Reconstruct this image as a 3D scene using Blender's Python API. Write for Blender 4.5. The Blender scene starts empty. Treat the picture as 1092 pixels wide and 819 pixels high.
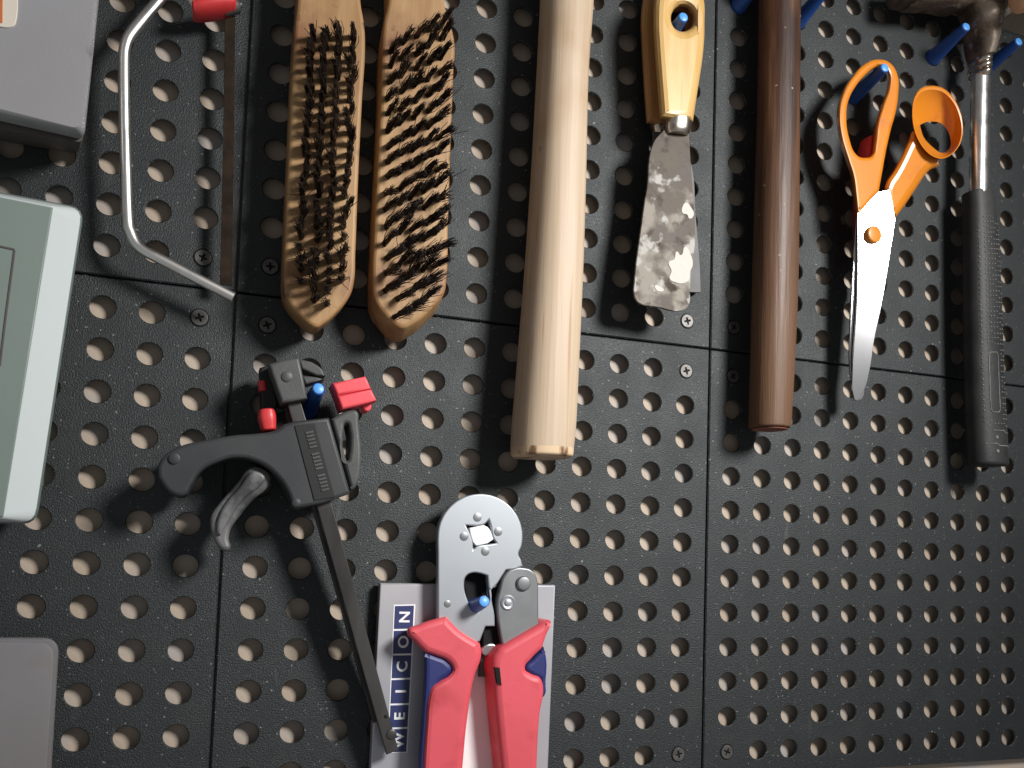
import bpy, bmesh, math, random
from mathutils import Vector, Matrix, noise
random.seed(7)
S = bpy.context.scene
COL = S.collection

# ------------------------------------------------------------------ camera, world, lamp, exposure
W_PX, H_PX = 1092.0, 819.0
F_PX, CX, CY = 918.352, 535.104, 523.780           # focal length and principal point of the photo, in its pixels
RV = (.05784, -.32428, .04382)
CAM = Vector((-.97945 * .02, -20.36662 * .02, -4.91246 * .02))
_t = math.sqrt(sum(a * a for a in RV))
_R = Matrix.Rotation(_t, 3, Vector(RV))            # columns: camera right, up, back in (X, up, out) space
_M = Matrix(((1, 0, 0), (0, 0, -1), (0, 1, 0)))    # (X, up, out) -> (x, y, z)
R = _M @ _R
cam_data = bpy.data.cameras.new('camera')
cam = bpy.data.objects.new('camera', cam_data); COL.objects.link(cam)
cam.matrix_world = Matrix.Translation(CAM) @ R.to_4x4()
cam_data.sensor_fit = 'HORIZONTAL'; cam_data.sensor_width = 36
cam_data.lens = F_PX / W_PX * 36
cam_data.shift_x = -(CX - W_PX / 2) / W_PX
cam_data.shift_y = (CY - H_PX / 2) / W_PX
cam_data.clip_start = .01; cam_data.clip_end = 50
S.camera = cam


def at(u, v, d=0.0):
    """photo pixel -> point d millimetres in front of the board"""
    r = R @ Vector(((u - CX) / F_PX, -(v - CY) / F_PX, -1))
    k = (-d * .001 - CAM.y) / r.y
    return CAM + r * k


world = bpy.data.worlds.new('World'); S.world = world; world.use_nodes = True
wn = world.node_tree; wb = wn.nodes['Background']
wtc = wn.nodes.new('ShaderNodeTexCoord')
wr = wn.nodes.new('ShaderNodeValToRGB')
wdot = wn.nodes.new('ShaderNodeVectorMath'); wdot.operation = 'DOT_PRODUCT'      # brighter room in front and below, dim towards the upper right
wdot.inputs[1].default_value = (-.45, -.45, -.77)
wn.links.new(wtc.outputs['Generated'], wdot.inputs[0])
wmp = wn.nodes.new('ShaderNodeMapRange'); wmp.inputs[1].default_value = -1; wmp.inputs[2].default_value = 1
wn.links.new(wdot.outputs['Value'], wmp.inputs[0]); wn.links.new(wmp.outputs[0], wr.inputs[0])
wr.color_ramp.elements[0].position = .25; wr.color_ramp.elements[0].color = (.10, .10, .10, 1)
wr.color_ramp.elements[1].position = .85; wr.color_ramp.elements[1].color = (1, 1, 1.03, 1)
wn.links.new(wr.outputs[0], wb.inputs[0]); wb.inputs[1].default_value = .25

LAMP_D = 580
lp = at(1080, 0, 0); lp.y = -LAMP_D * .001
ld = bpy.data.lights.new('room_lamp', 'AREA'); ld.shape = 'DISK'; ld.size = .19; ld.spread = math.radians(92)
ld.energy = 2.35; ld.color = (1, .98, .96)
lamp = bpy.data.objects.new('room_lamp', ld); COL.objects.link(lamp); lamp.location = lp
lamp.rotation_euler = (at(480, 560) - lp).to_track_quat('-Z', 'Y').to_euler()

S.view_settings.view_transform = 'Standard'; S.view_settings.look = 'None'
S.view_settings.exposure = 0; S.view_settings.gamma = 1
S.cycles.use_denoising = True
S.cycles.max_bounces = 8

# ------------------------------------------------------------------ materials
def mat(name, col, rough=.5, metal=0, spec=.5, var=None, vscale=60, stretch=(1, 1, 1), bump=0, bscale=400,
        rvar=0, coat=0, sub=0, contrast=(.35, .65), detail=4, trans=0):
    m = bpy.data.materials.new(name); m.use_nodes = True
    n = m.node_tree; b = n.nodes['Principled BSDF']; L = n.links.new
    b.inputs['Base Color'].default_value = (*col, 1)
    b.inputs['Roughness'].default_value = rough; b.inputs['Metallic'].default_value = metal
    b.inputs['Specular IOR Level'].default_value = spec
    b.inputs['Coat Weight'].default_value = coat; b.inputs['Coat Roughness'].default_value = .15
    if trans: b.inputs['Transmission Weight'].default_value = trans
    if sub:
        b.inputs['Subsurface Weight'].default_value = sub
        b.inputs['Subsurface Radius'].default_value = (.004, .004, .004)
    tc = n.nodes.new('ShaderNodeTexCoord'); mp = n.nodes.new('ShaderNodeMapping')
    mp.inputs['Scale'].default_value = stretch
    L(tc.outputs['Object'], mp.inputs[0])
    if var or rvar:
        nz = n.nodes.new('ShaderNodeTexNoise'); nz.inputs['Scale'].default_value = vscale; nz.inputs['Detail'].default_value = detail
        L(mp.outputs[0], nz.inputs['Vector'])
        rp = n.nodes.new('ShaderNodeValToRGB')
        rp.color_ramp.elements[0].position, rp.color_ramp.elements[1].position = contrast
        L(nz.outputs['Fac'], rp.inputs[0])
        rp.color_ramp.elements[0].color = (*col, 1); rp.color_ramp.elements[1].color = (*(var or col), 1)
        if var: L(rp.outputs[0], b.inputs['Base Color'])
        if rvar:
            mr = n.nodes.new('ShaderNodeMapRange'); mr.inputs[3].default_value = max(0, rough - rvar); mr.inputs[4].default_value = min(1, rough + rvar)
            mr.inputs[1].default_value = .3; mr.inputs[2].default_value = .7
            L(nz.outputs['Fac'], mr.inputs[0]); L(mr.outputs[0], b.inputs['Roughness'])
    if bump:
        nb = n.nodes.new('ShaderNodeTexNoise'); nb.inputs['Scale'].default_value = bscale; nb.inputs['Detail'].default_value = 5
        L(mp.outputs[0], nb.inputs['Vector'])
        bp = n.nodes.new('ShaderNodeBump'); bp.inputs['Strength'].default_value = bump; bp.inputs['Distance'].default_value = .001
        L(nb.outputs['Fac'], bp.inputs['Height']); L(bp.outputs[0], b.inputs['Normal'])
    m['b'] = 0
    return m


def layer(m, col, scale, lo, hi, stretch=(1, 1, 1), rough=None, seed=(0, 0, 0), detail=3, metal=None, zg=None):
    """a patch layer (stain, dust, plaster, grain) mixed over a material's own colour"""
    n = m.node_tree; L = n.links.new; b = n.nodes['Principled BSDF']
    tc = n.nodes.new('ShaderNodeTexCoord'); mp = n.nodes.new('ShaderNodeMapping')
    mp.inputs['Scale'].default_value = stretch; mp.inputs['Location'].default_value = seed
    L(tc.outputs['Object'], mp.inputs[0])
    nz = n.nodes.new('ShaderNodeTexNoise'); nz.inputs['Scale'].default_value = scale; nz.inputs['Detail'].default_value = detail
    L(mp.outputs[0], nz.inputs['Vector'])
    r = n.nodes.new('ShaderNodeMapRange'); r.inputs[1].default_value = lo; r.inputs[2].default_value = hi
    if zg:                                             # more of the layer towards one end: (z0, z1, amount)
        sx = n.nodes.new('ShaderNodeSeparateXYZ'); L(tc.outputs['Object'], sx.inputs[0])
        g = n.nodes.new('ShaderNodeMapRange'); g.inputs[1].default_value, g.inputs[2].default_value = zg[0], zg[1]; g.inputs[4].default_value = zg[2]
        L(sx.outputs['Z'], g.inputs[0])
        ad = n.nodes.new('ShaderNodeMath'); L(nz.outputs['Fac'], ad.inputs[0]); L(g.outputs[0], ad.inputs[1]); L(ad.outputs[0], r.inputs[0])
    else:
        L(nz.outputs['Fac'], r.inputs[0])
    def mixin(sock, val, typ):
        mx = n.nodes.new('ShaderNodeMix'); mx.data_type = typ
        ia, ib = (6, 7) if typ == 'RGBA' else (2, 3)
        if sock.is_linked: L(sock.links[0].from_socket, mx.inputs[ia])
        else: mx.inputs[ia].default_value = sock.default_value
        mx.inputs[ib].default_value = (*val, 1) if typ == 'RGBA' else val
        L(r.outputs[0], mx.inputs[0]); L(mx.outputs[2 if typ == 'RGBA' else 0], sock)
    mixin(b.inputs['Base Color'], col, 'RGBA')
    if rough is not None: mixin(b.inputs['Roughness'], rough, 'FLOAT')
    if metal is not None: mixin(b.inputs['Metallic'], metal, 'FLOAT')
    return m


M = {}
M['board'] = mat('black_panel_plastic', (.0050, .0066, .0078), .57, spec=.7, bump=.5, bscale=1500, rvar=.07, vscale=40)
M['board'].node_tree.nodes['Principled BSDF'].inputs['IOR'].default_value = 1.5
M['board'].node_tree.nodes['Principled BSDF'].inputs['Specular Tint'].default_value = (.95, .99, 1, 1)
layer(M['board'], (.035, .04, .044), 1300, .62, .72, detail=1)
layer(M['board'], (.17, .17, .165), 560, .70, .74, detail=1, seed=(2, 8, 3))
layer(M['board'], (.016, .0165, .016), 38, .55, .8, detail=6, seed=(3, 1, 2), rough=.62)
layer(M['board'], (.03, .032, .034), 120, .66, .72, detail=5, seed=(1, 7, 2), stretch=(1, 1, .25))
M['wall'] = mat('pale_board', (.42, .34, .26), .7, var=(.50, .415, .33), vscale=18, bump=.1)
layer(M['wall'], (.40, .37, .355), 30, .5, .7, seed=(5, 2, 1))
M['screw'] = mat('screw_steel', (.085, .08, .075), .5, .6, var=(.15, .145, .135), vscale=300)
M['black'] = mat('black_recess', (.008, .008, .008), .7, spec=.2)
M['peg'] = mat('blue_peg_plastic', (.022, .085, .33), .35, spec=.5, bump=.05)
M['peg_end'] = mat('lit_tip_blue_plastic', (.09, .33, .75), .4)  # paler copy of the peg blue, painting the tips as lit
M['steel'] = mat('brushed_steel', (.55, .56, .57), .36, 1, var=(.66, .66, .66), vscale=90, stretch=(1, 1, .15), rvar=.06)
M['frame_steel'] = mat('plated_frame_steel', (.78, .77, .74), .36, 1, var=(.45, .42, .38), vscale=70, rvar=.08, contrast=(.5, .8))
M['blade_brown'] = mat('brown_saw_steel', (.016, .011, .008), .75, 0, spec=.08, var=(.03, .02, .013), vscale=150)
M['red'] = mat('red_plastic', (.62, .045, .045), .42, bump=.08, bscale=300, var=(.55, .035, .04), vscale=40)
M['red_grip'] = mat('red_soft_grip', (.66, .09, .115), .5, bump=.06, bscale=500, var=(.61, .08, .10), vscale=30)
M['red_pad'] = mat('bright_red_pad', (.76, .075, .095), .5, bump=.05, bscale=500)
M['navy_grip'] = mat('navy_soft_grip', (.018, .026, .13), .5, bump=.06, bscale=500)
M['orange'] = mat('orange_plastic', (.64, .215, .014), .36, var=(.58, .185, .012), vscale=30, bump=.03, bscale=200, coat=.15)
layer(M['orange'], (.42, .11, .01), 60, .62, .85, detail=7, seed=(3, 9, 2), rough=.5)
layer(M['scis'] if 'scis' in M else M['orange'], (.45, .13, .01), 200, .74, .8)
M['rubber'] = mat('black_grip_rubber', (.016, .017, .018), .55, spec=.4, bump=.15, bscale=700, var=(.03, .03, .03), vscale=60)
M['dot'] = mat('dusty_rubber_stud', (.10, .10, .095), .6, var=(.22, .22, .205), vscale=200)
M['chrome'] = mat('chrome_tube', (.78, .78, .77), .30, 1, var=(.52, .48, .43), vscale=120, contrast=(.55, .8), rvar=.06)
M['rust'] = mat('worn_hammer_steel', (.115, .085, .06), .55, .45, var=(.20, .165, .13), vscale=80, bump=.7, bscale=200, rvar=.12, detail=7)
layer(M['rust'], (.06, .035, .02), 95, .55, .66, detail=7, rough=.75, metal=0, seed=(4, 1, 6))
layer(M['rust'], (.50, .47, .43), 150, .60, .68, rough=.35, metal=.9, detail=6)
M['rust_dark'] = mat('dark_hammer_steel', (.05, .038, .03), .5, .6, var=(.11, .085, .065), vscale=90, bump=.4, bscale=220)
M['ash'] = mat('pale_ash_wood', (.50, .39, .28), .5, spec=.35, var=(.42, .32, .22), vscale=55, stretch=(5, 5, .12), bump=.12, bscale=250, detail=6)
layer(M['ash'], (.34, .21, .11), 150, .64, .76, stretch=(4, 4, .06), seed=(2, 0, 1))
layer(M['ash'], (.36, .235, .135), 16, .58, .8, seed=(7, 1, 3), detail=6, rough=.38)
layer(M['ash'], (.25, .16, .09), 210, .73, .78, seed=(3, 6, 1), detail=3)
M['ash_end'] = mat('ash_end_grain', (.58, .43, .28), .6, spec=.2, var=(.16, .09, .045), vscale=170, contrast=(.52, .66), stretch=(1, 1, .35))
M['beech'] = mat('yellow_varnished_wood', (.52, .315, .10), .42, var=(.60, .395, .155), vscale=60, stretch=(3, 3, .4), bump=.08, coat=.08)
layer(M['beech'], (.45, .24, .07), 90, .6, .75, stretch=(3, 3, .3), seed=(1, 4, 0))
M['beech_dull'] = mat('old_brown_wood', (.36, .18, .065), .5, var=(.46, .26, .10), vscale=60, stretch=(3, 3, .3), bump=.08)
M['brush_wood'] = mat('brush_block_wood', (.29, .155, .06), .55, var=(.385, .23, .10), vscale=50, stretch=(3, 3, .35), bump=.1, bscale=300)
layer(M['brush_wood'], (.20, .085, .035), 32, .52, .72, seed=(4, 4, 1), detail=6)
layer(M['brush_wood'], (.10, .05, .025), 130, .62, .74, seed=(1, 9, 4), detail=5)
M['bristle'] = mat('dark_bristle_wire', (.014, .009, .007), .42, .2, var=(.035, .022, .016), vscale=300)
M['brown'] = mat('varnished_brown_wood', (.020, .0085, .006), .5, spec=.3, var=(.055, .021, .011), vscale=25, stretch=(3, 3, .15), bump=.4, bscale=160, coat=.03, detail=6)
layer(M['red_grip'], (.40, .035, .045), 50, .54, .8, detail=7, seed=(2, 2, 8), rough=.6)
layer(M['brown'], (.16, .075, .035), 60, .5, .8, stretch=(2, 2, .25), seed=(1, 3, 5), rough=.5)
layer(M['brown'], (.40, .30, .22), 260, .77, .80, detail=1)
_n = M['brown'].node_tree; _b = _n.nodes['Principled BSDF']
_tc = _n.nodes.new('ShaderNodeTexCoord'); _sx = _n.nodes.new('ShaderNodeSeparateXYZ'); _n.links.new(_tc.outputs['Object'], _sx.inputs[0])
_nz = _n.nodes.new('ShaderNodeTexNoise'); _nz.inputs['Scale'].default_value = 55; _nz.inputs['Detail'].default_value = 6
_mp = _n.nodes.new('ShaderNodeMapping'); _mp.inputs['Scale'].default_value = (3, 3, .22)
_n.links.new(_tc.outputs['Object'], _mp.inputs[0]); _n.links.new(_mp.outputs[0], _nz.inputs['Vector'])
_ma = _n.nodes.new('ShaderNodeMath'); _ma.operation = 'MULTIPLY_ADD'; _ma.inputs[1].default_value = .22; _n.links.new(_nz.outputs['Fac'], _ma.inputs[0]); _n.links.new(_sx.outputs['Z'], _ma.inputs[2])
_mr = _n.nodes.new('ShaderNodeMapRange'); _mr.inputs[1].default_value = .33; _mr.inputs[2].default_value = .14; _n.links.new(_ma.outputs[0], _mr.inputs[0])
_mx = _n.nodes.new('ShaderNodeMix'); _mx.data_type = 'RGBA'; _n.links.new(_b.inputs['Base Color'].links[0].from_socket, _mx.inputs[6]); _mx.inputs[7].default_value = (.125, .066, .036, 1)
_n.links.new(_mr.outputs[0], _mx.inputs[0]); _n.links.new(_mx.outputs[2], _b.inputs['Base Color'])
M['brown_end'] = mat('brown_end_grain', (.20, .06, .03), .7)
M['putty'] = mat('tarnished_putty_blade', (.036, .026, .018), .55, .1, spec=.25, var=(.10, .082, .065), vscale=60, rvar=.1, bump=.15, bscale=300, detail=7)
layer(M['putty'], (.035, .022, .014), 110, .58, .70, seed=(2, 5, 1), rough=.6, metal=0, detail=6)
layer(M['putty'], (.27, .245, .21), 85, .62, .74, seed=(9, 2, 4), rough=.8, metal=0, detail=8, zg=(-.02, -.095, .20))
layer(M['putty'], (.40, .39, .36), 120, .66, .74, seed=(3, 2, 7), rough=.8, metal=0, detail=6, zg=(-.02, -.09, .12))
layer(M['putty'], (.05, .035, .025), 95, .60, .68, seed=(12, 5, 1), detail=6)
M['putty_clean'] = mat('grey_putty_blade', (.11, .11, .112), .6, .1, var=(.08, .077, .073), vscale=90)
M['plaster'] = mat('dried_plaster', (.55, .52, .47), .85, bump=.3, bscale=300)
M['ferrule'] = mat('worn_ferrule', (.60, .55, .48), .26, 1, var=(.30, .24, .18), vscale=200, contrast=(.5, .7))
M['case'] = mat('grey_case_plastic', (.40, .40, .415), .38, .25, var=(.34, .335, .345), vscale=14, bump=.06, bscale=700, rvar=.06)
layer(M['case'], (.17, .165, .165), 60, .66, .78, detail=7, seed=(3, 3, 1), rough=.6)
M['case_dark'] = mat('dark_case_base', (.095, .085, .075), .5, bump=.05)
M['green'] = mat('sage_green_plastic', (.205, .255, .228), .4, var=(.185, .235, .208), vscale=12, bump=.05, bscale=700)
layer(M['green'], (.15, .185, .165), 45, .64, .8, detail=7, seed=(6, 2, 2), rough=.6)
M['green_pale'] = mat('lit_green_trim', (.54, .59, .59), .3, bump=.03)  # lamp highlight on the sloping edge, put into a paler colour
M['milky'] = mat('milky_plastic', (.19, .19, .20), .4, var=(.16, .15, .15), vscale=9, sub=.15, bump=.03)
layer(M['milky'], (.17, .145, .125), 40, .6, .8, detail=6, seed=(5, 5, 2))
M['white'] = mat('white_print_and_glare', (.84, .84, .84), .5)  # for the lettering, and for shine painted on card and die
M['ivory'] = mat('ivory_label', (.70, .64, .55), .5)
M['orange_print'] = mat('orange_print', (.55, .17, .05), .5)
M['navy'] = mat('navy_print', (.032, .042, .13), .4)
M['silver'] = mat('silver_card', (.43, .435, .475), .36, .4, var=(.50, .49, .51), vscale=18, rvar=.06, bump=.08, bscale=40)
M['clamp_deep'] = mat('dark_label_plastic', (.02, .02, .02), .6, spec=.3)
M['clamp'] = mat('dark_clamp_plastic', (.030, .032, .035), .5, spec=.4, bump=.1, bscale=1800, var=(.042, .044, .046), vscale=30)
M['clamp_light'] = mat('worn_grey_plastic', (.072, .074, .073), .5, bump=.1, bscale=1500, var=(.05, .052, .052), vscale=60)
layer(M['clamp'], (.10, .105, .108), 42, .66, .74, detail=5, seed=(1.5, 2, 7))
M['trigger'] = mat('worn_trigger', (.045, .045, .047), .48, .15, var=(.15, .15, .15), vscale=75, contrast=(.48, .62), rvar=.1, bump=.25, bscale=150)
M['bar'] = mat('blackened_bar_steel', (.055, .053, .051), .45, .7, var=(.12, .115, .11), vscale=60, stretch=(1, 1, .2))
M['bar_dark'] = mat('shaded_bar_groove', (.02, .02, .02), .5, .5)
M['scis'] = mat('polished_scissor_steel', (.70, .70, .71), .14, 1, var=(.76, .76, .77), vscale=200, stretch=(1, 1, .1))
M['crimp'] = mat('satin_tool_steel', (.46, .49, .52), .42, .7, var=(.42, .45, .48), vscale=60, rvar=.03)
M['crimp_dark'] = mat('grey_tool_steel', (.27, .285, .29), .42, .7, var=(.23, .24, .245), vscale=90)
M['tan'] = mat('tan_handle_wood', (.62, .40, .25), .5, var=(.55, .34, .2), vscale=60, stretch=(3, 3, .3))

# ------------------------------------------------------------------ object helpers
def new_obj(name, verts, faces, mats, parent=None, fmat=None, smooth=35, origin=None):
    o0 = parent_loc(parent) if parent else (origin or Vector((0, 0, 0)))
    me = bpy.data.meshes.new(name)
    me.from_pydata([tuple(Vector(v) - o0) for v in verts], [], faces)
    if not isinstance(mats, (list, tuple)): mats = [mats]
    for m in mats: me.materials.append(m)
    if fmat:
        for p, k in zip(me.polygons, fmat): p.material_index = k
    bm = bmesh.new(); bm.from_mesh(me); bmesh.ops.recalc_face_normals(bm, faces=bm.faces); bm.to_mesh(me); bm.free()
    if smooth is not None:
        for p in me.polygons: p.use_smooth = True
        me.set_sharp_from_angle(angle=math.radians(smooth))
        for p in me.polygons:
            if isinstance(faces[p.index], Cap): p.use_smooth = False
    o = bpy.data.objects.new(name, me); COL.objects.link(o)
    if parent: o.parent = parent
    else: o.location = o0
    return o


def parent_loc(p):
    v = Vector((0, 0, 0))
    while p: v = v + Vector(p.location); p = p.parent
    return v


def tag(o, label, cat, group=None, kind=None):
    o['label'] = label; o['category'] = cat
    if group: o['group'] = group
    if kind: o['kind'] = kind
    return o


def thing(name, label, cat, loc, group=None):
    o = bpy.data.objects.new(name, None); COL.objects.link(o); o.location = loc
    o.empty_display_size = .01
    return tag(o, label, cat, group)


class Geo:
    """collects shapes into one mesh"""
    def __init__(s): s.v = []; s.f = []; s.m = []
    def add(s, vf, k=0):
        v, f = vf; n = len(s.v); s.v += list(v); s.f += [type(q)(i + n for i in q) if isinstance(q, tuple) else tuple(i + n for i in q) for q in f]; s.m += [k] * len(f); return s
    def build(s, name, mats, parent=None, smooth=35, origin=None):
        return new_obj(name, s.v, s.f, mats, parent, s.m, smooth, origin)


class Cap(tuple): pass                               # a flat cap face, shaded flat


def slab(pts, d0, d1, bev=.6, holes=(), shear=(0, 0), res=6, hug=0):
    """outline in photo pixels (taken at depth d1) made solid from depth d0 to d1 (mm). A point (u, v, 's') is a sharp corner."""
    cu = bpy.data.curves.new('tmp', 'CURVE'); cu.dimensions = '2D'; cu.fill_mode = 'BOTH'
    th = (d1 - d0) * .001; b = min(bev * .001, th * .49)
    cu.bevel_depth = b; cu.bevel_resolution = 2; cu.extrude = th / 2 - b; cu.offset = -b; cu.resolution_u = res
    for poly in (pts, *holes):
        sp = cu.splines.new('BEZIER'); sp.bezier_points.add(len(poly) - 1); sp.use_cyclic_u = True
        for bp, p in zip(sp.bezier_points, poly):
            q = at(p[0], p[1], d1); bp.co = (q.x, q.z, 0)
            h = 'VECTOR' if len(p) > 2 else 'AUTO'
            bp.handle_left_type = bp.handle_right_type = h
    ob = bpy.data.objects.new('tmp', cu); COL.objects.link(ob)
    dg = bpy.context.evaluated_depsgraph_get(); dg.update()
    me = bpy.data.meshes.new_from_object(ob.evaluated_get(dg))
    bm = bmesh.new(); bm.from_mesh(me); bmesh.ops.remove_doubles(bm, verts=bm.verts, dist=2e-6)
    vs = []
    for v in bm.verts:
        d = v.co.z + (d0 + d1) * .0005
        k = d1 * .001 - d
        p = Vector((v.co.x, -d, v.co.y))
        if hug:                                        # sides drafted so that little of them shows from the front left
            f = hug * k / (-d1 * .001 - CAM.y)
            p.x += (p.x - CAM.x) * f; p.z += (p.z - CAM.z) * f
        vs.append(p + Vector((shear[0] * k, 0, shear[1] * k)))
    fs = [(Cap if max(v.co.z for v in f.verts) - min(v.co.z for v in f.verts) < 1e-6 else tuple)(v.index for v in f.verts) for f in bm.faces]
    bm.free(); bpy.data.objects.remove(ob); bpy.data.curves.remove(cu); bpy.data.meshes.remove(me)
    return vs, fs


def catmull(a, n):
    out = []
    for i in range(len(a) - 1):
        p0, p1, p2, p3 = a[max(i - 1, 0)], a[i], a[i + 1], a[min(i + 2, len(a) - 1)]
        for j in range(n):
            t = j / n
            out.append(tuple(.5 * ((2 * y) + (z - x) * t + (2 * x - 5 * y + 4 * z - w) * t * t + (3 * y - x - 3 * z + w) * t ** 3)
                             for x, y, z, w in zip(p0, p1, p2, p3)))
    out.append(tuple(a[-1])); return out


def rings(rs, cap0=True, cap1=True):
    n = len(rs[0]); v = [p for r in rs for p in r]; f = []
    for i in range(len(rs) - 1):
        for j in range(n):
            f.append((i * n + j, i * n + (j + 1) % n, (i + 1) * n + (j + 1) % n, (i + 1) * n + j))
    if cap0: f.append(tuple(range(n))[::-1])
    if cap1: f.append(tuple((len(rs) - 1) * n + j for j in range(n)))
    return v, f


def loft(secs, n=36, ex=2.2, sub=6, r0=0, r1=0):
    """sections (uL, vL, uR, vR, depth mm, half depth mm) in photo pixels; r0/r1 round the ends by that many mm"""
    ss = catmull(secs, sub)
    C = []
    for uL, vL, uR, vR, d, t in ss:
        L, Q = at(uL, vL, d), at(uR, vR, d)
        c, a = (L + Q) / 2, (Q - L) / 2
        w = CAM - c; s = abs((w / -w.y).dot(a.normalized())) * t * .001      # what the bulge adds to the outline seen at a slant
        q = ex / (ex - 1); A = a.length
        a = a * (max(A ** q - s ** q, (A * .5) ** q) ** (1 / q) / A)
        C.append([c, a, t * .001])
    def ring(c, a, t):
        o = []
        for j in range(n):
            th = 2 * math.pi * j / n
            x, y = math.cos(th), math.sin(th)
            x = math.copysign(abs(x) ** (2 / ex), x); y = math.copysign(abs(y) ** (2 / ex), y)
            o.append(c + a * x + Vector((0, -t * y, 0)))
        return o
    out = []
    if r0:
        ax = (C[0][0] - C[1][0]).normalized()
        for k in (.0, .3, .6, .85):
            s = math.sqrt(1 - (1 - k) ** 2); w = C[0][1].length
            rr = r0 * .001
            out.append(ring(C[0][0] + ax * rr * (1 - k), C[0][1] * (1 - rr / w * (1 - s)), C[0][2] - rr * (1 - s) * min(1, C[0][2] / w)))
    out += [ring(*c) for c in C]
    if r1:
        ax = (C[-1][0] - C[-2][0]).normalized()
        for k in (.85, .6, .3, .0):
            s = math.sqrt(1 - (1 - k) ** 2); w = C[-1][1].length
            rr = r1 * .001
            out.append(ring(C[-1][0] + ax * rr * (1 - k), C[-1][1] * (1 - rr / w * (1 - s)), C[-1][2] - rr * (1 - s) * min(1, C[-1][2] / w)))
    return rings(out)


def turn(c, axis, prof, n=24):
    """profile [(distance along axis mm, radius mm)] turned about an axis"""
    ax = Vector(axis).normalized(); s = ax.orthogonal().normalized(); t = ax.cross(s)
    return rings([[c + ax * (h * .001) + (s * math.cos(2 * math.pi * j / n) + t * math.sin(2 * math.pi * j / n)) * (r * .001)
                   for j in range(n)] for h, r in prof])


OUT = Vector((0, -1, 0))
def rod(pts, d, r, n=16, sub=3):
    ps = [at(u, v, d) for u, v in [p[:2] for p in catmull([(*p, 0) for p in pts], sub)]]; rs = []
    for i, p in enumerate(ps):
        ta = (ps[min(i + 1, len(ps) - 1)] - ps[max(i - 1, 0)]).normalized(); sd = ta.cross(OUT).normalized()
        rs.append([p + (sd * math.cos(2 * math.pi * k / n) + OUT * math.sin(2 * math.pi * k / n) * .85) * r * .001 for k in range(n)])
    return rings(rs)
def push(vf, fn):
    """moves each vertex of a traced solid to another depth: fn(v) gives the mm it goes nearer the board"""
    o = []
    for v in vf[0]:
        r = v - CAM; o.append(CAM + r * ((r.y + fn(v) * .001) / r.y))
    return o, vf[1]
def spin(vf, c, deg, axis=(0, 0, 1)):
    m = Matrix.Rotation(math.radians(deg), 3, Vector(axis))
    return [c + m @ (v - c) for v in vf[0]], vf[1]
def rivet(u, v, d, r, h=.8, n=20):
    return turn(at(u, v, d), OUT, [(-.5, r), (h * .6, r), (h, r * .8)], n)


def bar_path(pts, w, t, sharp_n=8):
    """flat bar w mm wide (in the board plane) and t mm thick swept along (u, v, d) points"""
    ps = [at(*p) for p in pts]; rs = []
    for i, p in enumerate(ps):
        a = ps[max(i - 1, 0)]; b = ps[min(i + 1, len(ps) - 1)]
        ta = (b - a).normalized(); sd = ta.cross(OUT).normalized()
        ww, tt = w * .0005, t * .0005; c = min(ww, tt) * .35
        rs.append([p + sd * x + OUT * y for x, y in ((ww - c, tt), (ww, tt - c), (ww, -tt + c), (ww - c, -tt), (-ww + c, -tt), (-ww, -tt + c), (-ww, tt - c), (-ww + c, tt))])
    return rings(rs)


# ------------------------------------------------------------------ the setting: backing wall and perforated panels
PITCH, GAP, MARG, HR, THK, BACK = .020, 12.48 * .020, .0144, .00535, .0012, .0062
WA = .93                                           # the panels are a little closer pitched vertically
wv = []
for x in (-.75, 1.15):
    for z in (-1.0, .75):
        wv += [(x, BACK, z), (x, BACK + .018, z)]
wall = new_obj('wall', wv, [(0, 2, 6, 4), (1, 5, 7, 3), (0, 1, 3, 2), (4, 6, 7, 5), (0, 4, 5, 1), (2, 3, 7, 6)], M['wall'], smooth=None)
wall['kind'] = 'structure'; wall['label'] = 'pale wooden board behind the black perforated panels'


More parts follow.
